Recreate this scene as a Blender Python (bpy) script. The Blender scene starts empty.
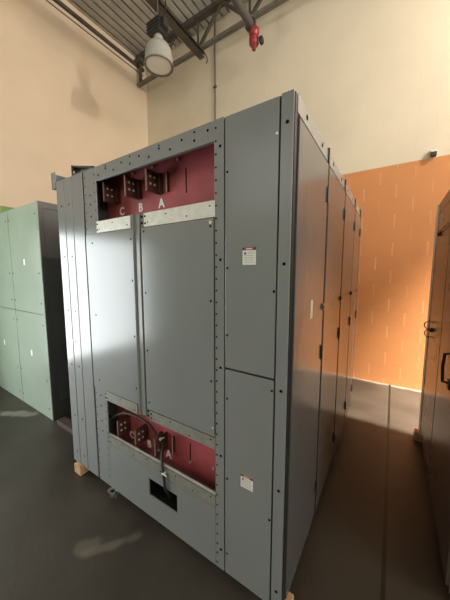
import bpy, math, random
from mathutils import Vector, Matrix
random.seed(7)
S = bpy.context.scene
COL = S.collection
PI = math.pi

# ------------------------------------------------------------------ materials
def mat(name, base, rough=0.5, metal=0.0, var=0.08, scale=3.0, bump=0.0, bscale=60.0, rvar=0.06, spec=0.5, stretch=(1, 1, 1)):
    m = bpy.data.materials.new(name); m.use_nodes = True
    nt = m.node_tree; n = nt.nodes; l = nt.links
    b = n['Principled BSDF']
    b.inputs['Metallic'].default_value = metal
    b.inputs['Specular IOR Level'].default_value = spec
    g = n.new('ShaderNodeNewGeometry')
    mp = n.new('ShaderNodeMapping'); mp.inputs['Scale'].default_value = stretch
    l.new(g.outputs['Position'], mp.inputs['Vector'])
    t = n.new('ShaderNodeTexNoise'); t.inputs['Scale'].default_value = scale; t.inputs['Detail'].default_value = 5
    l.new(mp.outputs['Vector'], t.inputs['Vector'])
    r = n.new('ShaderNodeValToRGB')
    r.color_ramp.elements[0].position = 0.3; r.color_ramp.elements[1].position = 0.7
    r.color_ramp.elements[0].color = tuple(max(0, c * (1 - var)) for c in base) + (1,)
    r.color_ramp.elements[1].color = tuple(min(1, c * (1 + var)) for c in base) + (1,)
    l.new(t.outputs['Fac'], r.inputs['Fac']); l.new(r.outputs['Color'], b.inputs['Base Color'])
    mr = n.new('ShaderNodeMapRange')
    mr.inputs['To Min'].default_value = max(0.02, rough - rvar); mr.inputs['To Max'].default_value = min(1, rough + rvar)
    l.new(t.outputs['Fac'], mr.inputs['Value']); l.new(mr.outputs['Result'], b.inputs['Roughness'])
    if bump:
        t2 = n.new('ShaderNodeTexNoise'); t2.inputs['Scale'].default_value = bscale; t2.inputs['Detail'].default_value = 3
        l.new(g.outputs['Position'], t2.inputs['Vector'])
        bp = n.new('ShaderNodeBump'); bp.inputs['Strength'].default_value = bump; bp.inputs['Distance'].default_value = 0.01
        l.new(t2.outputs['Fac'], bp.inputs['Height']); l.new(bp.outputs['Normal'], b.inputs['Normal'])
    return m

def wall_mat(name, low, high, zsplit, horiz_axis, joint=0.5):
    """painted block wall: one paint below zsplit, another above; raised block joints under the paint"""
    m = bpy.data.materials.new(name); m.use_nodes = True
    nt = m.node_tree; n = nt.nodes; l = nt.links; b = n['Principled BSDF']
    g = n.new('ShaderNodeNewGeometry'); sx = n.new('ShaderNodeSeparateXYZ'); l.new(g.outputs['Position'], sx.inputs['Vector'])
    def mth(op, a, bb=None, c=None):
        q = n.new('ShaderNodeMath'); q.operation = op
        for i, v in enumerate((a, bb, c)):
            if v is None: continue
            if isinstance(v, (int, float)): q.inputs[i].default_value = v
            else: l.new(v, q.inputs[i])
        return q.outputs[0]
    step = mth('GREATER_THAN', sx.outputs['Z'], zsplit)
    nz = n.new('ShaderNodeTexNoise'); nz.inputs['Scale'].default_value = 1.3; nz.inputs['Detail'].default_value = 6
    l.new(g.outputs['Position'], nz.inputs['Vector'])
    mx = n.new('ShaderNodeMix'); mx.data_type = 'RGBA'
    mx.inputs['A'].default_value = low + (1,); mx.inputs['B'].default_value = high + (1,)
    l.new(step, mx.inputs['Factor'])
    hv = n.new('ShaderNodeHueSaturation')
    vr = n.new('ShaderNodeMapRange'); vr.inputs['From Min'].default_value = 0.3; vr.inputs['From Max'].default_value = 0.7
    vr.inputs['To Min'].default_value = 0.95; vr.inputs['To Max'].default_value = 1.04
    l.new(nz.outputs['Fac'], vr.inputs['Value']); l.new(vr.outputs['Result'], hv.inputs['Value'])
    l.new(hv.outputs['Color'], b.inputs['Base Color'])
    b.inputs['Roughness'].default_value = 0.55
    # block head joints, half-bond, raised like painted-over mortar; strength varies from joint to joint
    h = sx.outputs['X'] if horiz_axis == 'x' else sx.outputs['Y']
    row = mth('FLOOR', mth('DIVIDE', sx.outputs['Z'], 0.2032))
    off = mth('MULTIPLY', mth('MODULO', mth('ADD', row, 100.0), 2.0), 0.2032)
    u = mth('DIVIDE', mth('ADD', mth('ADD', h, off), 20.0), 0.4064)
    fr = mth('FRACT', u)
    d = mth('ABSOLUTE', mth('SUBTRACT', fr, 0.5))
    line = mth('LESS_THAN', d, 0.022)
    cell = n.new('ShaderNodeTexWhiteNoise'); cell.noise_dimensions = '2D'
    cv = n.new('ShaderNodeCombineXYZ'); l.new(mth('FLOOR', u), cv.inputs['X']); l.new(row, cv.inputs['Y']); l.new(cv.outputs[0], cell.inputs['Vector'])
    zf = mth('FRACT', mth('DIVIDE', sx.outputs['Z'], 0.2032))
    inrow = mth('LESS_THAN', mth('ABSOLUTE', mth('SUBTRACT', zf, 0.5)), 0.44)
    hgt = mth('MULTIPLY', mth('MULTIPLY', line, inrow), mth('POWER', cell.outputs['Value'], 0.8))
    zl = mth('MULTIPLY', mth('SUBTRACT', 1.0, inrow), -0.004)
    # grazing light on the raised joints put into the colour as lighter streaks
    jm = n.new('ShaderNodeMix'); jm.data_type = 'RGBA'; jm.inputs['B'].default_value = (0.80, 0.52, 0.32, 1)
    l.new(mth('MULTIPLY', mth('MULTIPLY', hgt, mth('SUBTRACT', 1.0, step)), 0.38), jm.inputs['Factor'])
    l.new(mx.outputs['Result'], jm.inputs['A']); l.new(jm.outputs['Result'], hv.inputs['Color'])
    fine = n.new('ShaderNodeTexNoise'); fine.inputs['Scale'].default_value = 45; l.new(g.outputs['Position'], fine.inputs['Vector'])
    tot = mth('ADD', mth('MULTIPLY', mth('ADD', hgt, zl), mth('SUBTRACT', 1.0, mth('MULTIPLY', step, 0.75))), mth('MULTIPLY', fine.outputs['Fac'], 0.03))
    bp = n.new('ShaderNodeBump'); bp.inputs['Strength'].default_value = joint; bp.inputs['Distance'].default_value = 0.06
    l.new(tot, bp.inputs['Height']); l.new(bp.outputs['Normal'], b.inputs['Normal'])
    return m

def floor_mat():
    m = mat('concrete_floor', (0.046, 0.038, 0.028), 0.46, var=0.35, scale=1.7, bump=0.12, bscale=26, rvar=0.12)
    nt = m.node_tree; n = nt.nodes; l = nt.links; b = n['Principled BSDF']
    src = b.inputs['Base Color'].links[0].from_socket
    g = n.new('ShaderNodeNewGeometry'); sx = n.new('ShaderNodeSeparateXYZ'); l.new(g.outputs['Position'], sx.inputs['Vector'])
    nz = n.new('ShaderNodeTexNoise'); nz.inputs['Scale'].default_value = 7; nz.inputs['Detail'].default_value = 6
    l.new(g.outputs['Position'], nz.inputs['Vector'])
    cur = src
    # dusty scuffs with their own outlines
    for (cx, cy, rx, ry, rot, amt, col) in ((-1.03, -0.22, 0.17, 0.035, 0.95, 0.50, (0.16, 0.14, 0.11)), (-3.35, 0.08, 0.28, 0.06, 0.5, 0.8, (0.22, 0.21, 0.18)),
                                            (-1.15, -0.30, 0.09, 0.05, 0.95, 0.45, (0.16, 0.14, 0.11))):
        mp = n.new('ShaderNodeMapping'); mp.vector_type = 'TEXTURE'
        mp.inputs['Location'].default_value = (cx, cy, -0.09); mp.inputs['Rotation'].default_value = (0, 0, rot); mp.inputs['Scale'].default_value = (rx, ry, 1)
        l.new(g.outputs['Position'], mp.inputs['Vector'])
        ln = n.new('ShaderNodeVectorMath'); ln.operation = 'LENGTH'; l.new(mp.outputs[0], ln.inputs[0])
        a = n.new('ShaderNodeMath'); a.operation = 'ADD'; l.new(ln.outputs['Value'], a.inputs[0])
        k = n.new('ShaderNodeMath'); k.operation = 'MULTIPLY_ADD'; l.new(nz.outputs['Fac'], k.inputs[0]); k.inputs[1].default_value = 2.4; k.inputs[2].default_value = -1.2
        l.new(k.outputs[0], a.inputs[1])
        mr = n.new('ShaderNodeMapRange'); mr.interpolation_type = 'SMOOTHSTEP'
        mr.inputs['From Min'].default_value = 1.25; mr.inputs['From Max'].default_value = 0.5
        mr.inputs['To Min'].default_value = 0; mr.inputs['To Max'].default_value = amt
        l.new(a.outputs[0], mr.inputs['Value'])
        mx = n.new('ShaderNodeMix'); mx.data_type = 'RGBA'
        l.new(mr.outputs['Result'], mx.inputs['Factor']); l.new(cur, mx.inputs['A']); mx.inputs['B'].default_value = col + (1,)
        cur = mx.outputs['Result']
    # pale grit swept up against the back wall
    gr = n.new('ShaderNodeMath'); gr.operation = 'MULTIPLY_ADD'; l.new(nz.outputs['Fac'], gr.inputs[0]); gr.inputs[1].default_value = 0.10; l.new(sx.outputs['Y'], gr.inputs[2])
    gm = n.new('ShaderNodeMapRange'); gm.inputs['From Min'].default_value = 3.44; gm.inputs['From Max'].default_value = 3.50; gm.inputs['To Max'].default_value = 0.8
    l.new(gr.outputs[0], gm.inputs['Value'])
    mx = n.new('ShaderNodeMix'); mx.data_type = 'RGBA'
    l.new(gm.outputs['Result'], mx.inputs['Factor']); l.new(cur, mx.inputs['A']); mx.inputs['B'].default_value = (0.30, 0.26, 0.22, 1)
    cur = mx.outputs['Result']
    # saw-cut control joint
    s = n.new('ShaderNodeMath'); s.operation = 'SUBTRACT'; l.new(sx.outputs['X'], s.inputs[0]); s.inputs[1].default_value = 0.405
    a = n.new('ShaderNodeMath'); a.operation = 'ABSOLUTE'; l.new(s.outputs[0], a.inputs[0])
    c = n.new('ShaderNodeMath'); c.operation = 'LESS_THAN'; l.new(a.outputs[0], c.inputs[0]); c.inputs[1].default_value = 0.011
    mx = n.new('ShaderNodeMix'); mx.data_type = 'RGBA'
    l.new(c.outputs[0], mx.inputs['Factor']); l.new(cur, mx.inputs['A']); mx.inputs['B'].default_value = (0.006, 0.005, 0.004, 1)
    l.new(mx.outputs['Result'], b.inputs['Base Color'])
    return m

M = {}
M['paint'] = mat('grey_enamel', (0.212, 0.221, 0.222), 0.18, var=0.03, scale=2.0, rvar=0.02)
M['door'] = mat('shaded_grey_enamel', (0.088, 0.088, 0.084), 0.20, var=0.03, scale=2.0, rvar=0.02, spec=0.34)  # same grey enamel, with the aisle's shade put into a darker colour
M['green'] = mat('green_tinted_grey_enamel', (0.33, 0.395, 0.325), 0.26, var=0.05, scale=2.2, rvar=0.02)  # grey enamel with the green wall's reflection put into its colour
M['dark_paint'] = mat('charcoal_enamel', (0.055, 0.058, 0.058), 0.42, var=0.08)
M['gap'] = mat('dark_gap', (0.012, 0.011, 0.011), 0.6, var=0.1)
M['hole'] = mat('dark_hole', (0.006, 0.006, 0.006), 1.0, var=0.1, spec=0.05)
M['galv'] = mat('lit_galvanised_steel', (0.64, 0.64, 0.59), 0.40, metal=0.2, var=0.10, scale=25, rvar=0.1)  # lit copy: bright reflection painted into the upper strips and the lip
M['galv_shaded'] = mat('shaded_galvanised_steel', (0.27, 0.265, 0.24), 0.42, metal=0.25, var=0.14, scale=25, rvar=0.1)  # same steel, darkened for the weaker light on the lower strips
M['red'] = mat('red_insulating_board', (0.42, 0.085, 0.10), 0.38, var=0.16, scale=6)
M['copper'] = mat('oxidised_copper', (0.10, 0.043, 0.034), 0.42, metal=0.35, var=0.25, scale=14)
M['copper_edge'] = mat('bare_copper_edge', (0.20, 0.105, 0.072), 0.45, metal=0.3, var=0.12, scale=20)
M['bare_copper'] = mat('bright_copper_edge', (0.55, 0.36, 0.29), 0.4, var=0.1, scale=20)
M['bolt'] = mat('zinc_bolt', (0.70, 0.68, 0.63), 0.35, metal=0.5, var=0.05)
M['white'] = mat('white_lettering', (0.92, 0.90, 0.89), 0.5, var=0.02)
M['label'] = mat('white_label', (0.70, 0.68, 0.64), 0.45, var=0.02)
M['label_red'] = mat('label_red', (0.36, 0.05, 0.045), 0.45, var=0.05)
M['label_ink'] = mat('label_grey_ink', (0.42, 0.39, 0.36), 0.5, var=0.05)
M['label_black'] = mat('label_black_ink', (0.03, 0.03, 0.03), 0.5, var=0.05)
M['tag'] = mat('cream_tag', (0.62, 0.60, 0.44), 0.5, var=0.05)
M['tape'] = mat('white_tape', (0.74, 0.75, 0.72), 0.5, var=0.04)
M['wood'] = mat('raw_timber', (0.50, 0.31, 0.15), 0.7, var=0.22, scale=9, stretch=(1, 1, 6))
M['dark_wood'] = mat('dark_timber', (0.07, 0.042, 0.03), 0.75, var=0.3, scale=12)
M['black'] = mat('black_rubber', (0.012, 0.011, 0.010), 0.65, var=0.2)
M['brown_cable'] = mat('brown_cable_jacket', (0.040, 0.022, 0.017), 0.75, var=0.2)
M['latch'] = mat('black_latch', (0.02, 0.018, 0.017), 0.35, var=0.1)
M['chrome'] = mat('worn_steel', (0.30, 0.28, 0.26), 0.3, metal=0.8, var=0.1)
M['redplastic'] = mat('red_plastic', (0.42, 0.03, 0.03), 0.35, var=0.08)
M['redvalve'] = mat('red_painted_iron', (0.27, 0.03, 0.032), 0.4, var=0.35, scale=20)
M['deck'] = mat('grey_steel_deck', (0.44, 0.43, 0.39), 0.5, metal=0.1, var=0.12, scale=4)
M['steel'] = mat('dark_primed_steel', (0.075, 0.062, 0.05), 0.55, var=0.25, scale=8)
M['steel_edge'] = mat('grey_primed_steel', (0.16, 0.15, 0.125), 0.5, var=0.2, scale=8)
M['pipe'] = mat('dark_grey_pipe', (0.075, 0.068, 0.062), 0.5, var=0.2, scale=6)
M['conduit'] = mat('weathered_conduit', (0.16, 0.135, 0.10), 0.5, metal=0.4, var=0.2)
M['lamp'] = mat('lamp_reflector', (0.37, 0.37, 0.33), 0.38, var=0.05)
M['lens'] = mat('milky_lens', (0.80, 0.78, 0.70), 0.3, var=0.03)
M['rc'] = mat('taupe_enamel', (0.14, 0.108, 0.095), 0.27, var=0.06, scale=2, rvar=0.02)
M['rc_pale'] = mat('pale_edge_enamel', (0.90, 0.86, 0.82), 0.4, var=0.04)
M['cream_plastic'] = mat('cream_plastic', (0.66, 0.62, 0.50), 0.45, var=0.03)
M['floor'] = floor_mat()
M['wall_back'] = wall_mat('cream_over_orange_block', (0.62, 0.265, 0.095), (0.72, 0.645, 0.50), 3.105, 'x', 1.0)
M['wall_left'] = wall_mat('cream_over_green_block', (0.16, 0.30, 0.075), (0.70, 0.575, 0.42), 2.62, 'y', 0.25)
M['wall_front'] = wall_mat('cream_over_green_block_front', (0.17, 0.30, 0.09), (0.70, 0.62, 0.46), 2.62, 'x', 0.25)

# ------------------------------------------------------------------ mesh builder
WORLD = {}          # object name -> world location of its thing's base

class MB:
    def __init__(s): s.v = []; s.f = []; s.mi = []; s.sm = []
    def _add(s, vs, fs, mi=0, smooth=False):
        o = len(s.v); s.v += [tuple(v) for v in vs]
        for f in fs: s.f.append(tuple(i + o for i in f)); s.mi.append(mi); s.sm.append(smooth)
        return s
    def box(s, x0, x1, y0, y1, z0, z1, mi=0):
        vs = [(x, y, z) for z in (z0, z1) for y in (y0, y1) for x in (x0, x1)]
        return s._add(vs, [(0, 2, 3, 1), (4, 5, 7, 6), (0, 1, 5, 4), (2, 6, 7, 3), (0, 4, 6, 2), (1, 3, 7, 5)], mi)
    def bar(s, p0, p1, w, h, mi=0, up=(0, 0, 1)):
        p0, p1 = Vector(p0), Vector(p1); d = (p1 - p0).normalized(); u = Vector(up)
        r = d.cross(u)
        if r.length < 1e-4: r = Vector((1, 0, 0))
        r.normalize(); u = r.cross(d).normalized()
        vs = [p + r * a * w / 2 + u * b * h / 2 for p in (p0, p1) for a, b in ((-1, -1), (1, -1), (1, 1), (-1, 1))]
        return s._add(vs, [(3, 2, 1, 0), (4, 5, 6, 7), (0, 1, 5, 4), (1, 2, 6, 5), (2, 3, 7, 6), (3, 0, 4, 7)], mi)
    def tube(s, pts, r, n=10, mi=0, closed=False):
        pts = [Vector(p) for p in pts]; m = len(pts); rings = []
        ref = None
        for i, p in enumerate(pts):
            if closed: d = pts[(i + 1) % m] - pts[i - 1]
            else: d = pts[min(i + 1, m - 1)] - pts[max(i - 1, 0)]
            d.normalize()
            if ref is None:
                ref = Vector((0, 0, 1)) if abs(d.z) < 0.9 else Vector((1, 0, 0))
            a = (ref - d * ref.dot(d)).normalized(); ref = a; b = d.cross(a)
            rr = r[i] if isinstance(r, (list, tuple)) else r
            rings.append([p + (a * math.cos(2 * PI * k / n) + b * math.sin(2 * PI * k / n)) * rr for k in range(n)])
        vs = [v for q in rings for v in q]; fs = []
        for i in range(m if closed else m - 1):
            j = (i + 1) % m
            for k in range(n):
                fs.append((i * n + k, i * n + (k + 1) % n, j * n + (k + 1) % n, j * n + k))
        s._add(vs, fs, mi, True)
        if not closed:
            s._add(rings[0], [tuple(range(n))[::-1]], mi); s._add(rings[-1], [tuple(range(n))], mi)
        return s
    def cyl(s, p0, p1, r, n=14, mi=0): return s.tube([p0, p1], r, n, mi)
    def lathe(s, prof, c, n=32, mi=0, axis='z', smooth=True):
        cx, cy, cz = c; vs = []
        for (r, h) in prof:
            for k in range(n):
                a = 2 * PI * k / n; u, w = r * math.cos(a), r * math.sin(a)
                vs.append({'z': (cx + u, cy + w, cz + h), 'y': (cx + u, cy + h, cz + w), 'x': (cx + h, cy + u, cz + w)}[axis])
        fs = []
        for i in range(len(prof) - 1):
            for k in range(n): fs.append((i * n + k, i * n + (k + 1) % n, (i + 1) * n + (k + 1) % n, (i + 1) * n + k))
        return s._add(vs, fs, mi, smooth)
    def ring(s, c, R, r, axis='x', n=24, m=8, mi=0, a0=0, a1=2 * PI):
        cx, cy, cz = c; full = abs(a1 - a0 - 2 * PI) < 1e-6; pts = []
        for k in range(n if full else n + 1):
            a = a0 + (a1 - a0) * k / n; u, w = R * math.cos(a), R * math.sin(a)
            pts.append({'x': (cx, cy + u, cz + w), 'y': (cx + u, cy, cz + w), 'z': (cx + u, cy + w, cz)}[axis])
        return s.tube(pts, r, m, mi, closed=full)
    def dot_y(s, x, z, r, y, mi=1, t=0.0015, n=10):      # small round screw / hole facing -y
        return s.cyl((x, y, z), (x, y - t, z), r, n, mi)
    def dot_x(s, y, z, r, x, mi=1, t=0.0015, n=10):      # facing +x
        return s.cyl((x, y, z), (x + t, y, z), r, n, mi)
    def prism_y(s, poly, y0, y1, mi=0):                   # polygon in xz
        n = len(poly)
        vs = [(x, y0, z) for x, z in poly] + [(x, y1, z) for x, z in poly]
        return s._add(vs, [tuple(range(n)), tuple(range(n, 2 * n))[::-1]] + [(i, i + n, (i + 1) % n + n, (i + 1) % n) for i in range(n)], mi)
    def prism_x(s, poly, x0, x1, mi=0):                   # polygon in yz
        n = len(poly)
        vs = [(x0, y, z) for y, z in poly] + [(x1, y, z) for y, z in poly]
        return s._add(vs, [tuple(range(n)), tuple(range(n, 2 * n))[::-1]] + [(i, i + n, (i + 1) % n + n, (i + 1) % n) for i in range(n)], mi)
    def build(s, name, mats, parent=None, origin=None, bevel=0.0, label=None, kind=None, fix=True):
        if not isinstance(mats, (list, tuple)): mats = [mats]
        if parent is not None: off = Vector(WORLD[parent.name])
        else: off = Vector(origin or (0, 0, 0))
        me = bpy.data.meshes.new(name)
        me.from_pydata([tuple(Vector(v) - off) for v in s.v], [], s.f)
        for m in mats: me.materials.append(M[m] if isinstance(m, str) else m)
        for p, mi, sm in zip(me.polygons, s.mi, s.sm): p.material_index = mi; p.use_smooth = sm
        if fix:
            import bmesh
            bm = bmesh.new(); bm.from_mesh(me); bmesh.ops.recalc_face_normals(bm, faces=bm.faces); bm.to_mesh(me); bm.free()
        me.update()
        o = bpy.data.objects.new(name, me); COL.objects.link(o)
        if parent is not None: o.parent = parent
        else: o.location = off
        WORLD[o.name] = tuple(off)
        if bevel:
            b = o.modifiers.new('bevel', 'BEVEL'); b.width = bevel; b.segments = 2; b.limit_method = 'ANGLE'; b.angle_limit = math.radians(50)
        if label: o['label'] = label
        if kind: o['kind'] = kind
        return o

def thing(name, label, cat, loc, group=None):
    o = bpy.data.objects.new(name, None); COL.objects.link(o); o.location = loc
    o.empty_display_size = 0.1
    o['label'] = label; o['category'] = cat
    if group: o['group'] = group
    WORLD[o.name] = tuple(loc)
    return o

def tag(o, label, cat, group=None):
    o['label'] = label; o['category'] = cat
    if group: o['group'] = group
    return o

def lettering(ch, x, y, z, h, parent, m='white'):
    cu = bpy.data.curves.new('glyph', 'FONT'); cu.body = ch; cu.size = h / 0.70; cu.align_x = 'CENTER'
    cu.offset = 0.0022; cu.extrude = 0.0012; cu.resolution_u = 4
    t = bpy.data.objects.new('glyph', cu); COL.objects.link(t)
    bpy.context.view_layer.update()
    me = bpy.data.meshes.new_from_object(t.evaluated_get(bpy.context.evaluated_depsgraph_get()))
    bpy.data.objects.remove(t); bpy.data.curves.remove(cu)
    me.materials.clear(); me.materials.append(M[m])
    off = Vector(WORLD[parent.name])
    me.transform(Matrix.Translation(Vector((x, y, z)) - off) @ Matrix.Rotation(PI / 2, 4, 'X'))
    o = bpy.data.objects.new('phase_letter', me); COL.objects.link(o); o.parent = parent
    o['label'] = 'white letter ' + ch
    WORLD[o.name] = tuple(off)
    return o

# ------------------------------------------------------------------ the room
FZ, XL, XR, YB, YF, ZC = -0.09, -4.763, 8.0, 3.472, -6.5, 6.37
MB().box(XL - 0.2, XR + 0.2, YF - 0.2, YB + 0.2, FZ - 0.15, FZ).build('floor', 'floor', kind='structure')
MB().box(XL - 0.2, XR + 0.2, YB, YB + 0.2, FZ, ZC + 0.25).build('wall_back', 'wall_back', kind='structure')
# left wall with an open doorway towards the viewer's left
w = MB()
DY0, DY1, DZ = -3.3, -0.80, 2.30
w.box(XL - 0.2, XL, YF, DY0, FZ, ZC + 0.25); w.box(XL - 0.2, XL, DY1, YB, FZ, ZC + 0.25); w.box(XL - 0.2, XL, DY0, DY1, DZ, ZC + 0.25)
w.build('wall_left', 'wall_left', kind='structure')
# right wall, with an added high opening for fill light
w = MB()
SY0, SY1, SZ0, SZ1 = -4.5, 2.9, 3.4, 5.8
w.box(XR, XR + 0.2, YF, SY0, FZ, ZC + 0.25); w.box(XR, XR + 0.2, SY1, YB, FZ, ZC + 0.25)
w.box(XR, XR + 0.2, SY0, SY1, FZ, SZ0); w.box(XR, XR + 0.2, SY0, SY1, SZ1, ZC + 0.25)
w.build('wall_right', 'wall_front', kind='structure')
# front wall (behind the viewer) with clerestory openings
w = MB(); CZ0, CZ1 = 3.5, 5.7
w.box(XL - 0.2, XR + 0.2, YF - 0.2, YF, FZ, CZ0); w.box(XL - 0.2, XR + 0.2, YF - 0.2, YF, CZ1, ZC + 0.25)
for a, b in ((XL - 0.2, -4.2), (-0.45, 0.25), (4.0, XR + 0.2)): w.box(a, b, YF - 0.2, YF, CZ0, CZ1)
w.build('wall_front', 'wall_front', kind='structure')
for i, (a, b) in enumerate(((-4.2, -0.45), (0.25, 4.0))):
    f = MB()
    f.box(a, b, YF - 0.12, YF - 0.06, CZ0, CZ0 + 0.06); f.box(a, b, YF - 0.12, YF - 0.06, CZ1 - 0.06, CZ1)
    for k in range(5):
        x = a + (b - a) * k / 4; x = min(max(x, a + 0.03), b - 0.03)
        f.box(x - 0.03, x + 0.03, YF - 0.12, YF - 0.06, CZ0 + 0.06, CZ1 - 0.06)
    f.build('window_%d' % (i + 1), 'steel', kind='structure')
f = MB()
f.box(XR + 0.06, XR + 0.12, SY0, SY1, SZ0, SZ0 + 0.06).box(XR + 0.06, XR + 0.12, SY0, SY1, SZ1 - 0.06, SZ1)
for k in range(7):
    y = min(max(SY0 + (SY1 - SY0) * k / 6, SY0 + 0.03), SY1 - 0.03)
    f.box(XR + 0.06, XR + 0.12, y - 0.03, y + 0.03, SZ0 + 0.06, SZ1 - 0.06)
f.build('window_3', 'steel', kind='structure')  # unseen window frame, added around the upper-wall fill light
# corrugated roof deck: ribs run front to back
p = []; x = XL - 0.2
prof = [(x, ZC)]
while x < XR + 0.2:
    prof += [(x + 0.108, ZC), (x + 0.114, ZC + 0.055), (x + 0.142, ZC + 0.055), (x + 0.148, ZC)]; x += 0.148
vs = []; fs = []
for (px, pz) in prof: vs += [(px, YF - 0.2, pz), (px, YB + 0.2, pz)]
for i in range(len(prof) - 1): fs.append((2 * i, 2 * i + 1, 2 * i + 3, 2 * i + 2))
c = MB(); c._add(vs, fs); c.box(XL - 0.2, x, YF - 0.2, YB + 0.2, ZC + 0.06, ZC + 0.2)
c.build('ceiling', 'deck', kind='structure', fix=False)
# ledger angle along the left wall and its bearing bracket
t = MB(); t.box(XL, XL + 0.055, YF, YB - 0.10, 6.185, 6.235); t.box(XL, XL + 0.012, YF, YB - 0.10, 6.10, 6.115)
t.build('trim_1', 'steel', kind='structure')

# open web roof joist parallel to the back wall
JY = 3.2
j = thing('roof_joist', 'dark steel open-web roof joist running along the top of the cream wall', 'roof joist', (-4.7, JY, 5.70))
q = MB()
for s in (-1, 1): q.box(-4.72, XR, JY + s * 0.022 - 0.018, JY + s * 0.022 + 0.018, 5.77, 5.815)
q.build('bottom_chord', 'steel_edge', j)
q = MB()
for s in (-1, 1): q.box(-4.72, XR, JY + s * 0.03 - 0.025, JY + s * 0.03 + 0.025, 6.30, 6.368)
q.build('top_chord', 'steel', j)
x = -4.1; k = 0
while x < 7.5:
    q = MB().bar((x, JY, 5.80), (x + 0.55, JY, 6.33), 0.045, 0.045); q.build('web_member', 'steel', j)
    q = MB().bar((x + 0.55, JY, 6.33), (x + 1.1, JY, 5.80), 0.045, 0.045); q.build('web_member', 'steel', j)
    q = MB().bar((x + 1.1, JY, 5.80), (x + 1.1, JY, 6.33), 0.03, 0.03); q.build('web_member', 'steel', j)
    x += 1.1
q = MB().box(-4.76, -4.55, JY - 0.07, JY + 0.07, 6.20, 6.30).box(-4.66, -4.62, JY - 0.03, JY + 0.03, 5.775, 6.20)
q.build('bearing_seat', 'steel', j)

# strut beam hung below the joist
b = thing('ceiling_beam', 'dark steel beam ending over the wall, just right of the hanging lamp', 'beam', (-2.9, 3.2, 5.6))
q = MB().box(-2.96, -2.85, YF, 3.20, 5.60, 5.615).box(-2.96, -2.85, YF, 3.20, 5.69, 5.705).box(-2.915, -2.895, YF, 3.20, 5.615, 5.69)
q.build('beam_section', 'steel', b)
q = MB().box(-2.95, -2.86, 3.16, 3.26, 5.705, 5.714).tube([(-2.86, 3.20, 5.705), (-2.83, 3.24, 5.64), (-2.83, 3.27, 5.58), (-2.87, 3.28, 5.56)], 0.012, 8)
q.build('clamp', 'steel_edge', b)

# sprinkler main stub with its red fitting
pp = thing('ceiling_pipe', 'thick dark grey pipe under the roof ending at the red fitting', 'pipe', (-1.77, 3.0, 5.5))
MB().tube([(-1.77, YF, 5.52), (-1.77, 2.98, 5.50)], 0.062, 20).build('pipe_run', 'pipe', pp)
MB().cyl((-1.77, 2.975, 5.50), (-1.77, 3.015, 5.50), 0.092, 20).build('flange', 'steel', pp)
for y in (-4, -1.5, 1.2): MB().cyl((-1.77, y, 5.585), (-1.77, y, ZC), 0.008, 8).build('hanger_rod', 'steel', pp)
q = MB().lathe([(0.0, 0.29), (0.06, 0.29), (0.080, 0.27), (0.082, 0.21), (0.062, 0.19), (0.060, 0.165), (0.082, 0.145), (0.080, 0.075), (0.062, 0.045), (0.034, 0.03), (0.03, -0.02), (0.0, -0.02)], (-1.735, 3.045, 5.175), 20)
q.cyl((-1.735, 3.017, 5.43), (-1.735, 3.08, 5.43), 0.06, 16)
v = q.build('valve', 'redvalve', pp, label='small red valve fitting at the pipe end')
MB().tube([(-1.69, 3.05, 5.27), (-1.63, 3.05, 5.25)], 0.018, 10).build('spindle', 'bolt', v)
MB().lathe([(0.0, 0.0), (0.05, 0.0), (0.058, 0.012), (0.055, 0.04), (0.03, 0.05), (0.0, 0.05)], (-1.63, 3.05, 5.245), 18, axis='x').build('knob', 'black', v)

# conduit down the cream wall
q = MB().tube([(-2.79, 3.456, 6.36), (-2.79, 3.456, 5.0), (-2.79, 3.456, 1.2)], 0.011, 10)
for z in (5.2, 4.0, 2.8, 1.6): q.box(-2.825, -2.755, 3.438, 3.472, z, z + 0.03)
tag(q.build('wall_conduit', 'conduit', origin=(-2.79, 3.456, 1.2)), 'thin vertical conduit down the cream back wall', 'conduit')

# little alarm box on the paint line
a = thing('alarm_box', 'small dark box on the wall where orange paint meets cream', 'alarm box', (0.70, 3.472, 3.11))
MB().box(0.675, 0.735, 3.41, 3.472, 3.11, 3.16).build('housing', 'label_black', a, bevel=0.006)
MB().prism_x([(3.41, 3.16), (3.472, 3.16), (3.472, 3.20), (3.43, 3.19)], 0.67, 0.74).build('hood', 'cream_plastic', a)

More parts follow.
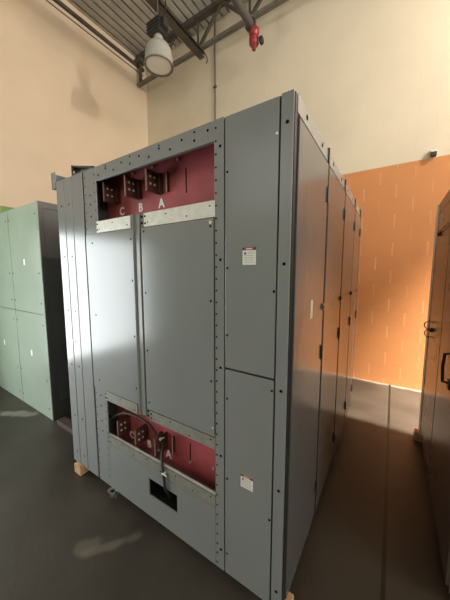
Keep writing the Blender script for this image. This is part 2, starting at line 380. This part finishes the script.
# high-bay lamp
LX, LY, LZ = -2.80, 2.0, 4.70
def high_bay(LX, LY, LZ, label):
    lamp = thing('high_bay_lamp', label, 'lamp', (LX, LY, LZ), 'high-bay lamps under the deck')
    prof = [(0.208, 0.0), (0.207, 0.04), (0.204, 0.09), (0.198, 0.16), (0.187, 0.215), (0.163, 0.262), (0.115, 0.292), (0.06, 0.30), (0.06, 0.295), (0.112, 0.287), (0.159, 0.257), (0.183, 0.211), (0.194, 0.155), (0.2, 0.09), (0.203, 0.04), (0.204, 0.0)]
    MB().lathe(prof, (LX, LY, LZ), 40).build('lamp_shade', 'lamp', lamp)
    MB().ring((LX, LY, LZ), 0.208, 0.011, 'z', 40, 8).build('rim', 'steel_edge', lamp)
    MB().lathe([(0.0, -0.016), (0.09, -0.013), (0.16, -0.004), (0.203, 0.01), (0.203, 0.016), (0.0, 0.016)], (LX, LY, LZ), 40).build('lens', 'lens', lamp)
    MB().lathe([(0.0, 0.295), (0.062, 0.295), (0.07, 0.32), (0.07, 0.39), (0.05, 0.42), (0.0, 0.42)], (LX, LY, LZ), 24).build('lamp_neck', 'lamp', lamp)
    q = MB().box(LX - 0.13, LX + 0.10, LY - 0.09, LY + 0.09, LZ + 0.42, LZ + 0.60)
    for z in range(4): q.box(LX - 0.15, LX + 0.12, LY - 0.105, LY + 0.105, LZ + 0.44 + z * 0.042, LZ + 0.453 + z * 0.042)
    q.box(LX + 0.10, LX + 0.17, LY - 0.05, LY + 0.05, LZ + 0.46, LZ + 0.59)
    q.build('ballast_housing', 'label_black', lamp, bevel=0.01)
    MB().tube([(LX, LY, LZ + 0.60), (LX, LY, LZ + 1.2), (LX, LY, ZC)], 0.010, 8).build('hanger', 'steel_edge', lamp)
    MB().tube([(LX + 0.13, LY, LZ + 0.59), (LX + 0.17, LY + 0.02, LZ + 0.95), (LX + 0.1, LY + 0.02, LZ + 1.2), (LX + 0.08, LY, ZC)], 0.009, 8).build('cord', 'black', lamp)
high_bay(LX, LY, LZ, 'bell-shaped grey high-bay lamp hanging near the corner of the cream walls')
high_bay(3.0, 2.1, 5.02, 'bell-shaped high-bay lamp hanging over the cabinets right of the aisle, out of the picture')

# ------------------------------------------------------------------ main switchgear line-up
GR = 'grey switchgear cabinets in the centre row'
H = 2.29
def label_mesh(x0, x1, z0, z1, y):
    q = MB().box(x0, x1, y - 0.001, y, z0, z1, 0)
    w_, h_ = x1 - x0, z1 - z0
    q.box(x0 + 0.0, x1, y - 0.0016, y - 0.001, z1 - h_ * 0.16, z1, 3)
    n = 12; cx, cz, rx, rz = (x0 + x1) / 2, z1 - h_ * 0.08, w_ * 0.40, h_ * 0.085
    q.prism_y([(cx + rx * math.cos(2 * PI * k / n), cz + rz * math.sin(2 * PI * k / n)) for k in range(n)], y - 0.0022, y - 0.0016, 1)
    q.box(cx - rx * 0.55, cx + rx * 0.55, y - 0.0026, y - 0.0022, cz - rz * 0.35, cz + rz * 0.35, 0)
    q.prism_y([(x0 + w_ * 0.08, z1 - h_ * 0.40), (x0 + w_ * 0.30, z1 - h_ * 0.40), (x0 + w_ * 0.19, z1 - h_ * 0.22)], y - 0.0016, y - 0.001, 3)
    for k in range(7):
        zz = z1 - h_ * (0.26 + 0.10 * k)
        q.box(x0 + w_ * (0.38 if k < 2 else 0.09), x1 - w_ * (0.09 + 0.12 * ((k * 7) % 3) / 2), y - 0.0014, y - 0.001, zz - h_ * 0.03, zz, 2)
    return q

def hinge(parent, y, z, h=0.085, m='latch'):
    q = MB().cyl((0.0165, y, z - h / 2), (0.0165, y, z + h / 2), 0.0065, 10).box(0.006, 0.0145, y - 0.018, y + 0.010, z - h / 2 + 0.006, z + h / 2 - 0.006)
    return q.build('hinge', m, parent)

def aisle_side(root, y0, y1, sticker):
    """the aisle face of one cabinet: top rail, door with hinges, latch and tag"""
    q = MB().box(-0.002, 0.006, y0 + 0.004, y1 - 0.004, 2.222, H)
    for t_ in (0.22, 0.72): q.dot_x(y0 + (y1 - y0) * t_, 2.258, 0.011, 0.006)
    q.build('top_rail', ['paint', 'hole'], root, bevel=0.002)
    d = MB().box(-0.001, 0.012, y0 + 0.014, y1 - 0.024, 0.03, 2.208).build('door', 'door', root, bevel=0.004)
    yh = y1 - 0.034
    for z in (2.04, 1.12, 0.235): hinge(d, yh, z)
    q = MB().box(0.012, 0.020, yh - 0.020, yh + 0.016, 1.38, 1.418).cyl((0.020, yh - 0.002, 1.398), (0.026, yh - 0.002, 1.398), 0.012, 12)
    q.build('latch', 'redplastic' if sticker is None else 'latch' if sticker != 'grey' else 'chrome', d, bevel=0.002)
    if sticker:
        ys = y0 + 0.285
        MB().box(0.012, 0.0132, ys - 0.02, ys + 0.02, 1.365, 1.46).build('door_tag', 'tag', d)
    q = MB().box(-0.004, 0.0125, y1 - 0.0185, y1 - 0.001, 0.0, H + 0.008)
    q.build('edge_gasket', 'gap', root)

g1 = thing('switchgear_cabinet', 'nearest grey switchgear cabinet, with red bus openings in its wide end', 'cabinet', (-0.92, 0.3, 0.0), GR)
Y1 = 0.597
RB = 0.135          # depth of the bus compartments
q = MB()
q.box(-1.85, -0.004, RB + 0.012, Y1 - 0.002, 0.0, H)
q.box(-1.85, -1.49, 0.006, RB + 0.012, 0.0, H - 0.003, 1)
q.box(-0.365, -0.004, 0.006, RB + 0.012, 0.0, H - 0.003, 1)
q.box(-1.85, -0.004, 0.008, RB + 0.012, H - 0.003, H)
q.box(-1.856, -1.85, 0.006, Y1 - 0.002, 0.0, H)
q.box(-1.49, -0.365, 0.006, RB + 0.012, 2.275, H - 0.003, 1)
q.box(-1.49, -0.365, 0.006, RB + 0.012, 0.76, 1.855, 1)
q.box(-0.004, -0.002, 0.034, Y1 - 0.002, 0.0, H - 0.005, 1)
q.box(-1.49, -0.365, 0.006, RB + 0.012, 0.278, 0.300)
q.box(-1.49, -0.905, 0.006, RB + 0.012, 0.0, 0.275)
q.box(-0.655, -0.365, 0.006, RB + 0.012, 0.0, 0.275)
q.box(-0.905, -0.655, 0.006, RB + 0.012, 0.0, 0.15)
q.build('body', ['paint', 'gap'], g1)
MB().box(-0.905, -0.655, RB - 0.01, RB + 0.011, 0.15, 0.278).box(-0.905, -0.90, 0.006, RB, 0.15, 0.278).box(-0.66, -0.655, 0.006, RB, 0.15, 0.278).box(-0.905, -0.655, 0.006, RB, 0.15, 0.154).box(-0.905, -0.655, 0.006, RB, 0.274, 0.278).build('hole_liner', 'hole', g1)  # near-black liner; the shade inside the cable hole is in its colour

# three strips at the far left of the end
for (a, b_, scr) in ((-1.862, -1.757, True), (-1.750, -1.645, True), (-1.638, -1.498, False)):
    q = MB().box(a, b_, -0.003, 0.006, 0.0, H + 0.0)
    if scr:
        for z in (2.10, 1.72, 1.30, 0.86, 0.42, 0.10): q.dot_y((a + b_) / 2 + 0.012, z, 0.0065, -0.003)
    q.build('edge_strip', ['paint', 'hole'], g1, bevel=0.002)
MB().box(-1.757, -1.690, -0.0045, -0.003, 1.055, 1.068).build('tape_scrap', 'tape', g1)
# perforated posts and head beam
q = MB().box(-1.478, -1.332, -0.002, 0.006, 0.0, H)
zz = 0.02
while zz < H:
    for xx in (-1.462, -1.349): q.dot_y(xx, zz, 0.0038, -0.002)
    zz += 0.057
for z in (2.12, 1.98, 2.06, 0.70, 0.62, 0.5, 0.42): q.dot_y(-1.405, z, 0.006, -0.002)
q.build('frame_post', ['paint', 'hole'], g1, bevel=0.0015)
q = MB().box(-0.372, -0.319, -0.003, 0.006, 0.0, H)
zz = 0.03
while zz < H:
    q.dot_y(-0.362, zz, 0.0045, -0.003); zz += 0.057
for z in (2.17, 1.66, 1.13, 0.66, 0.12): q.dot_y(-0.338, z, 0.0068, -0.003)
q.build('frame_post', ['paint', 'hole'], g1, bevel=0.0015)
q = MB().box(-1.332, -0.372, -0.001, 0.006, 2.20, H).box(-1.332, -0.372, 0.006, 0.018, 2.20, 2.206)
for k in range(12):
    q.dot_y(-1.30 + k * 0.081, 2.245 + (0.012 if k % 2 else -0.012), 0.006, -0.001)
    if k % 3 == 1: q.dot_y(-1.30 + k * 0.081, 2.272, 0.005, -0.001)
q.build('frame_beam', ['paint', 'hole'], g1, bevel=0.0015)
# cover plates between the openings, and the middle post
q = MB().box(-1.478, -0.966, -0.008, -0.002, 0.756, 1.862)
for x_, z in ((-1.40, 1.80), (-1.40, 1.30), (-1.40, 0.82), (-0.985, 1.80), (-0.985, 1.55), (-0.985, 1.2), (-0.985, 0.86)): q.dot_y(x_, z, 0.006, -0.008)
q.build('cover_plate', ['paint', 'hole'], g1, bevel=0.002)
q = MB().box(-0.892, -0.376, -0.008, -0.002, 0.752, 1.858)
for x_, z in ((-0.868, 1.835), (-0.868, 1.48), (-0.868, 1.13), (-0.868, 0.80), (-0.392, 1.82), (-0.392, 1.46), (-0.392, 1.05)): q.dot_y(x_, z, 0.006, -0.008)
q.dot_y(-0.392, 1.838, 0.008, -0.008, 2); q.dot_y(-0.385, 0.80, 0.006, -0.008, 2)
q.build('cover_plate', ['paint', 'hole', 'bolt'], g1, bevel=0.002)
q = MB().box(-0.955, -0.905, -0.010, 0.004, 0.70, 1.94).box(-0.955, -0.949, -0.022, -0.010, 0.70, 1.94).box(-0.902, -0.872, -0.001, 0.0045, 1.868, 1.94, 0).box(-0.902, -0.872, -0.001, 0.0045, 0.69, 0.752, 0)
for z in (1.92, 1.885, 0.735, 0.705): q.dot_y(-0.888, z, 0.008, -0.001)
q.build('center_post', ['paint', 'hole'], g1, bevel=0.001)
# galvanised strips framing the openings
def galv(x0, x1, z0, z1, lip=0, m='galv_shaded'):
    q = MB().box(x0, x1, -0.004, 0.002, z0, z1)
    if lip: q.box(x0, x1, -0.004, 0.014, z1 - 0.005, z1 + 0.0005, 2)
    n_ = max(3, int((x1 - x0) / 0.11))
    for k in range(n_): q.dot_y(x0 + 0.03 + (x1 - x0 - 0.06) * k / (n_ - 1), (z0 + z1) / 2 + (0.015 if k % 2 else -0.015), 0.0042, -0.004)
    if not lip or x0 < -1.3:
        for z in (z0 + 0.018, z1 - 0.018): q.dot_y(x0 + 0.010, z, 0.006, -0.004)
    return q.build('galvanized_strip', [m, 'hole', 'galv'], g1)
galv(-1.346, -0.990, 1.866, 1.940, 0, 'galv'); galv(-0.868, -0.368, 1.862, 1.938, 0, 'galv')
galv(-1.346, -0.990, 0.682, 0.750); galv(-0.868, -0.372, 0.680, 0.744)
galv(-1.335, -0.374, 0.347, 0.420, 1)
# lower kick panel with the cable hole
q = MB()
for bx in ((-1.330, -0.905, 0.0, 0.343), (-0.655, -0.374, 0.0, 0.343), (-0.905, -0.655, 0.0, 0.152), (-0.905, -0.655, 0.272, 0.343)): q.box(bx[0], bx[1], -0.002, 0.006, bx[2], bx[3])
q.build('kick_panel', 'paint', g1)
q = MB().box(-1.33, -1.25, -0.035, 0.01, -0.02, -0.001).cyl((-1.29, -0.02, -0.045), (-1.29, -0.02, -0.001), 0.014, 10).cyl((-1.255, -0.015, -0.035), (-1.255, -0.015, -0.001), 0.009, 10)
q.build('anchor_clip', 'chrome', g1)
# right-hand end panels, corner post
for z0, z1, scr in ((1.1375, H - 0.004, (2.05, 1.62, 1.3)), (0.0, 1.1265, (0.98, 0.55, 0.12))):
    q = MB().box(-0.312, -0.058, -0.002, 0.006, z0, z1)
    for k, z in enumerate(scr): q.dot_y(-0.300, z, 0.0055, -0.002)
    q.dot_y(-0.066, scr[0] + 0.10, 0.0055, -0.002, 2 if z0 > 1 else 1); q.dot_y(-0.066, scr[1] - 0.1, 0.006, -0.002)
    q.build('end_panel', ['paint', 'hole', 'bolt'], g1, bevel=0.002)
q = MB().box(-0.050, 0.0, -0.003, 0.004, 0.0, H).box(-0.006, 0.0, 0.004, 0.006, 0.0, H)
for z in (2.18, 1.635, 1.09, 0.62, 0.10): q.dot_y(-0.024, z, 0.007, -0.003)
q.build('corner_post', ['paint', 'hole'], g1, bevel=0.003)
MB().box(-0.052, 0.003, 0.0065, 0.036, 0.0, H - 0.004).build('corner_gap', 'gap', g1)  # dark strip standing in for the shaded gap beside the door
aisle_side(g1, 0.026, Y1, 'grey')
o = label_mesh(-0.218, -0.152, 1.634, 1.71, -0.002).build('warning_label', ['label', 'label_red', 'label_ink', 'label_black'], g1)
o['label'] = 'white and red warning label on the upper end panel'
o = label_mesh(-0.220, -0.153, 0.549, 0.616, -0.002).build('warning_label', ['label', 'label_red', 'label_ink', 'label_black'], g1)
o['label'] = 'white and red warning label on the lower end panel'
# red boards with phase letters and copper bars
def bus_board(z0, z1, zl, zb0, zb1, low):
    q = MB().box(-1.478, -0.366, RB, RB + 0.011, z0, z1)
    q.box(-0.668, -0.661, RB - 0.0012, RB, zb0 - 0.02, zb1 - 0.005, 1)
    for x_, z in ((-0.72, z1 - 0.03), (-0.45, z1 - 0.05), (-1.12, z1 - 0.03), (-0.93, z1 - 0.03)): q.cyl((x_, RB - 0.012, z), (x_, RB, z), 0.008, 8, 2)
    if low:
        for x_, z in ((-0.66, 0.40), (-0.48, 0.435), (-0.43, 0.36), (-0.48, 0.60)): q.cyl((x_, RB - 0.012, z), (x_, RB, z), 0.008, 8, 2)
    bd = q.build('bus_board', ['red', 'hole', 'bolt'], g1)
    MB().box(-1.488, -1.420, 0.008, RB, z0 + 0.001, z1 - 0.001).build('compartment_side', 'dark_paint', g1)
    for ch, x_ in zip('CBA', ((-1.245, -1.052, -0.858) if low else (-1.255, -1.058, -0.866))): lettering(ch, x_, RB - 0.0015, zl, 0.052, bd)
    for x_ in ((-1.262, -1.065, -0.870) if low else (-1.296, -1.070, -0.876)):
        br = MB().box(x_ - 0.006, x_ + 0.006, 0.030, RB, zb0, zb1)
        if not low: br.box(x_ + 0.020, x_ + 0.030, 0.105, RB, zb0 + 0.004, zb1 - 0.004).box(x_ + 0.006, x_ + 0.02, 0.11, RB, zb0 + 0.02, zb1 - 0.02)
        br.box(x_ - 0.0065, x_ + 0.0065, 0.026, 0.030, zb0, zb1, 1)
        bo = br.build('busbar', ['copper', 'copper_edge'], g1, bevel=0.0008)
        for yy in (0.052, 0.084):
            for zz_ in (0.36, 0.70):
                z = zb0 + (zb1 - zb0) * zz_
                MB().cyl((x_ + 0.006, yy, z), (x_ + 0.011, yy, z), 0.0072, 8).build('bolt', 'bolt', bo)
    MB().box(-0.804, -0.796, 0.112, 0.1145, zb0 + 0.006, zb1 - 0.006).box(-0.804, -0.796, 0.1145, RB, zb0 + 0.006, zb1 - 0.006, 1).build('slot_edge', ['bare_copper', 'copper'], bd)
bus_board(1.86, 2.274, 1.998, 2.072, 2.195, False)
bus_board(0.300, 0.759, 0.346, 0.404, 0.530, True)
# lifting channel and angle on the top left
q = MB().box(-1.925, -1.866, -0.004, 0.002, 2.245, 2.365).box(-1.925, -1.919, -0.004, 0.42, 2.245, 2.365).box(-1.925, -1.862, 0.002, 0.42, 2.245, 2.251)
q.build('lifting_channel', 'paint', g1)
q = MB().box(-1.805, -1.79, 0.09, 0.50, H, 2.43).box(-1.805, -1.50, 0.09, 0.098, H, 2.36).prism_y([(-1.805, 2.43), (-1.805, 2.42), (-1.50, 2.35), (-1.50, 2.362)], 0.09, 0.16)
for z in (2.33, 2.38): q.dot_y(-1.765, z - 0.01, 0.010, 0.09, 1)
q.build('lifting_angle', ['dark_paint', 'bolt'], g1)

def next_cabinet(y0, y1, label, sticker):
    g = thing('switchgear_cabinet', label, 'cabinet', (-0.92, (y0 + y1) / 2, 0), GR)
    MB().box(-1.85, -0.004, y0 + 0.002, y1 - 0.002, 0, H).box(-0.004, -0.002, y0 + 0.002, y1 - 0.002, 0, H - 0.005, 1).build('body', ['paint', 'gap'], g)
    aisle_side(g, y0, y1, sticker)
next_cabinet(0.597, 1.194, 'second grey switchgear cabinet from the viewer, with black door latch and faint tag', 'black')
next_cabinet(1.194, 1.80, 'third grey switchgear cabinet from the viewer, between the second and the farthest one', '')
next_cabinet(1.80, 2.29, 'farthest grey switchgear cabinet, nearest the orange wall', None)

# timber blocks under the line-up
def block(x0, x1, y0, y1, label, peak=False, m='wood', z1=None):
    z1 = -0.0005 if z1 is None else z1
    q = MB()
    q.prism_y([(x0, FZ), (x1, FZ), (x1, z1 - 0.001), ((x0 + x1) / 2, z1), (x0, z1 - 0.012)], y0, y1)
    o = q.build('wood_block', m, origin=((x0 + x1) / 2, (y0 + y1) / 2, FZ), bevel=0.004)
    return tag(o, label, 'wood block', 'timber blocks under the cabinets')
block(-1.83, -1.735, -0.022, 0.25, 'pale wood block under the left front corner of the nearest grey cabinet')
block(-0.10, 0.030, 0.045, 0.105, 'pale wood block under the right front corner of the nearest grey cabinet')

# ------------------------------------------------------------------ pale green cabinets on the left
GG = 'pale green cabinets along the left'
GY, GT = 0.245, 2.35
def green_cab(x0, x1, label, end):
    g = thing('switchgear_cabinet', label, 'cabinet', ((x0 + x1) / 2, GY + 0.5, FZ), GG)
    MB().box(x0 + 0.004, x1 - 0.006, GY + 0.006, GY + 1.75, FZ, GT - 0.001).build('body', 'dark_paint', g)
    for z0, z1, hz in ((1.135, GT - 0.004, 1.72), (FZ, 1.127, 0.635)):
        q = MB().box(x0 + 0.003, x1 - (0.045 if end else 0.004), GY - 0.002, GY + 0.006, z0, z1)
        for z in (z0 + 0.12, (z0 + z1) / 2 - 0.15, z1 - 0.12): q.dot_y(x0 + 0.03, z, 0.009, GY - 0.002); q.dot_y(x1 - 0.075, z, 0.009, GY - 0.002)
        pn = q.build('end_panel', ['green', 'hole'], g, bevel=0.002)
        xt = x0 + (x1 - x0) * 0.47
        MB().box(xt - 0.022, xt + 0.022, GY - 0.0035, GY - 0.002, hz - 0.036, hz + 0.036).build('panel_tag', 'tape', pn)
    if end:
        MB().box(x1 - 0.040, x1, GY - 0.004, GY + 0.004, FZ, GT).build('corner_post', 'green', g, bevel=0.002)
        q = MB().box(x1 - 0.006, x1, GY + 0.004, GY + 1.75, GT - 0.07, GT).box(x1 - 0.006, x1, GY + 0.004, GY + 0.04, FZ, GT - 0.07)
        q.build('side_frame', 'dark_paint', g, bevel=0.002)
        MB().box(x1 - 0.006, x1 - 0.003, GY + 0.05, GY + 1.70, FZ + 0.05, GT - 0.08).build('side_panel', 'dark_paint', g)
        q = MB()
        for k in range(11):
            z = 0.12 + k * 0.042
            q.prism_y([(x1 - 0.003, z), (x1 + 0.006, z), (x1 - 0.003, z + 0.028)], GY + 0.085, GY + 0.42)
        q.build('louver', 'dark_paint', g)
green_cab(-3.64, -2.82, 'pale green cabinet with dark charcoal side, right of the green pair', True)
green_cab(-4.55, -3.645, 'pale green cabinet cut by the left edge, left of the green pair', False)
tag(MB().box(-2.70, -2.30, 0.23, 0.32, FZ, -0.035).build('timber_skid', 'dark_wood', origin=(-2.5, 0.31, FZ), bevel=0.004), 'dark reddish timber lying on the floor beside the charcoal side', 'timber')

# ------------------------------------------------------------------ cabinets across the aisle
GC = 'taupe cabinets on the right of the aisle'
RX, RT = 0.665, 2.215
def right_cab(y0, y1, label, i):
    g = thing('switchgear_cabinet', label, 'cabinet', (RX + 0.6, (y0 + y1) / 2, 0), GC)
    MB().box(RX + 0.014, RX + 1.5, y0 + 0.002, y1 - 0.002, 0.0, RT).build('body', 'rc', g)
    d = MB().box(RX, RX + 0.016, y0 + 0.008, y1 - (0.126 if i == 0 else 0.008), 0.03, RT - 0.10).build('door', 'rc', g, bevel=0.004)
    MB().box(RX + 0.002, RX + 0.016, y0 + 0.004, y1 - (0.126 if i == 0 else 0.004), RT - 0.092, RT).build('top_rail', 'rc', g, bevel=0.003)
    if i == 0:
        q = MB().box(RX - 0.006, RX + 0.016, y1 - 0.12, y1, 0.0, RT)  # far edge strip, much paler than the rest of the face
        q.build('corner_post', 'rc_pale', g, bevel=0.003)
        q = MB().cyl((RX - 0.018, 1.80, 1.10), (RX, 1.80, 1.10), 0.018, 16)
        q.ring((RX - 0.024, 1.80, 1.142), 0.034, 0.0045, 'y').ring((RX - 0.018, 1.795, 1.072), 0.034, 0.0045, 'y').cyl((RX - 0.034, 1.80, 1.105), (RX - 0.018, 1.80, 1.105), 0.010, 10)
        q.build('ring_latch', 'latch', d)
        q = MB().tube([(RX - 0.014, 1.86, 1.93), (RX - 0.014, 1.36, 1.94)], 0.005, 8).box(RX - 0.02, RX, 1.80, 1.85, 1.905, 1.945)
        q.build('stay_rod', 'latch', d)
        MB().box(RX - 0.004, RX, 1.72, 1.76, 2.0, 2.075).build('door_tag', 'rc_pale', d)
    else:
        ym = y1 - 0.46
        q = MB().tube([(RX, ym, 1.14), (RX - 0.035, ym, 1.132), (RX - 0.04, ym, 1.05), (RX - 0.035, ym, 0.968), (RX, ym, 0.96)], 0.008, 10)
        q.box(RX - 0.012, RX, ym - 0.025, ym + 0.025, 0.93, 0.98)
        q.build('pull_handle', 'latch', d)
right_cab(1.34, 2.15, 'taupe cabinet right of the aisle with black ring latch and pale corner edge', 0)
right_cab(0.53, 1.34, 'taupe cabinet cut by the right picture edge, with black pull handle', 1)
o = MB().box(RX - 0.040, RX + 0.09, 2.06, 2.16, FZ, -0.001).build('wood_block', 'wood', origin=(RX + 0.03, 2.11, FZ), bevel=0.004)
tag(o, 'wood block under the far corner of the taupe cabinet on the right', 'wood block', 'timber blocks under the cabinets')

# ------------------------------------------------------------------ cables in the lower bus opening
def smooth_pts(pts, n=8):
    P_ = [Vector(p) for p in pts]; out = []
    for i in range(len(P_) - 1):
        p0, p1, p2, p3 = P_[max(i - 1, 0)], P_[i], P_[i + 1], P_[min(i + 2, len(P_) - 1)]
        for k in range(n):
            t = k / n
            out.append(0.5 * ((2 * p1) + (p2 - p0) * t + (2 * p0 - 5 * p1 + 4 * p2 - p3) * t * t + (3 * p1 - p0 - 3 * p2 + p3) * t ** 3))
    return out + [P_[-1]]
c1 = thing('cable', 'brown cable arching over the C and B bars of the lower opening', 'cable', (-1.2, 0.06, 0.53), 'cables in the lower opening')
pts = smooth_pts([(-1.43, 0.08, 0.50), (-1.345, 0.04, 0.525), (-1.26, 0.04, 0.575), (-1.167, 0.04, 0.612), (-1.024, 0.04, 0.622), (-0.93, 0.04, 0.607), (-0.895, 0.045, 0.57), (-0.875, 0.047, 0.542)])
MB().tube(pts, 0.0085, 10).build('jacket', 'brown_cable', c1)
MB().box(-0.892, -0.855, 0.037, 0.061, 0.5305, 0.543).build('lug', 'copper', c1)
MB().lathe([(0.0, 0.0), (0.016, 0.0), (0.018, 0.03), (0.0, 0.03)], (-1.44, 0.08, 0.485), 12).build('end_cap', 'chrome', c1)
c2 = thing('cable', 'black cable dropping from the lower A bar into the dark square hole', 'cable', (-0.79, 0.03, 0.3), 'cables in the lower opening')
pts = smooth_pts([(-0.848, 0.070, 0.50), (-0.836, 0.058, 0.468), (-0.795, 0.016, 0.440), (-0.760, -0.013, 0.41), (-0.748, -0.014, 0.34), (-0.744, -0.012, 0.28), (-0.745, 0.010, 0.235), (-0.748, 0.03, 0.19)])
MB().tube(pts, 0.0085, 10).build('jacket', 'black', c2)
MB().cyl((-0.7535, -0.0135, 0.390), (-0.752, -0.0136, 0.378), 0.0115, 12).box(-0.752, -0.718, -0.024, -0.021, 0.379, 0.387).build('cable_tie', 'tape', c2)
q = MB().prism_x([(0.035, 0.47), (0.095, 0.47), (0.095, 0.545), (0.08, 0.568), (0.056, 0.568), (0.035, 0.55)], -0.8635, -0.858)
q.build('lug', 'copper', c2)
q = MB().cyl((-0.858, 0.06, 0.53), (-0.843, 0.05, 0.53), 0.009, 8).bar((-0.846, 0.06, 0.53), (-0.822, 0.06, 0.545), 0.008, 0.008)
q.build('bolt', 'bolt', c2)

# ------------------------------------------------------------------ light
def area(name, loc, target, sx, sy, power, col):
    L = bpy.data.lights.new(name, 'AREA'); L.shape = 'RECTANGLE'; L.size = sx; L.size_y = sy; L.energy = power; L.color = col
    o = bpy.data.objects.new(name, L); COL.objects.link(o); o.location = loc
    o.rotation_euler = (Vector(target) - Vector(loc)).to_track_quat('-Z', 'Y').to_euler()
    return o
# left doorway and clerestory daylight, plus an added fill light high on the right
area('doorway_daylight', (XL - 0.1, (DY0 + DY1) / 2, (FZ + DZ) / 2), (0, (DY0 + DY1) / 2, (FZ + DZ) / 2), DY1 - DY0, DZ - FZ, 180, (0.93, 0.99, 1.0))
for a, b_ in ((-4.2, -0.45), (0.25, 4.0)):
    area('clerestory_daylight', ((a + b_) / 2, YF - 0.15, (CZ0 + CZ1) / 2), ((a + b_) / 2, 0, (CZ0 + CZ1) / 2), b_ - a, CZ1 - CZ0, 42, (1.0, 0.95, 0.86))
area('side_fill_light', (XR + 0.15, (SY0 + SY1) / 2, (SZ0 + SZ1) / 2), (0, (SY0 + SY1) / 2, (SZ0 + SZ1) / 2), SY1 - SY0, SZ1 - SZ0, 720, (1.0, 0.95, 0.90))  # unseen source added to brighten the upper walls
def lampspot(x, y, z, p_down, p_spill, col):
    L = bpy.data.lights.new('lamp_beam', 'SPOT'); L.energy = p_down; L.color = col; L.spot_size = math.radians(84); L.spot_blend = 1.0; L.shadow_soft_size = 0.08
    o = bpy.data.objects.new('lamp_beam', L); COL.objects.link(o); o.location = (x, y, z)
    L = bpy.data.lights.new('lamp_spill', 'POINT'); L.energy = p_spill; L.color = col; L.shadow_soft_size = 0.08
    o = bpy.data.objects.new('lamp_spill', L); COL.objects.link(o); o.location = (x, y, z)
lampspot(3.0, 2.1, 4.92, 15000, 400, (1.0, 0.88, 0.76))
W = bpy.data.worlds.new('World'); S.world = W; W.use_nodes = True
W.node_tree.nodes['Background'].inputs['Color'].default_value = (0.75, 0.82, 0.9, 1)
W.node_tree.nodes['Background'].inputs['Strength'].default_value = 0.15

# ------------------------------------------------------------------ camera (solved from the photograph's vanishing points)
F = 258.1157
R0 = Vector((0.838718047, 0.544565903, -0.000119715)); R1 = Vector((0.057865025, -0.089339923, -0.994318871)); R2 = Vector((-0.54148285, 0.833946254, -0.106442325))
cam = bpy.data.cameras.new('camera'); cam.sensor_fit = 'VERTICAL'; cam.sensor_height = 24; cam.lens = F * 24 / 600
cam.clip_start = 0.02
co = bpy.data.objects.new('camera', cam); COL.objects.link(co)
m = Matrix(((R0.x, -R1.x, -R2.x, 0.35381921), (R0.y, -R1.y, -R2.y, -1.0286549), (R0.z, -R1.z, -R2.z, 1.60049105), (0, 0, 0, 1)))
co.matrix_world = m
S.camera = co
S.view_settings.view_transform = 'Standard'; S.view_settings.look = 'None'
S.view_settings.gamma = 1; S.view_settings.use_curve_mapping = False
S.view_settings.exposure = 0.0
S.cycles.max_bounces = 10; S.cycles.diffuse_bounces = 6; S.cycles.glossy_bounces = 4
S.cycles.use_denoising = True
S.cycles.sample_clamp_indirect = 6
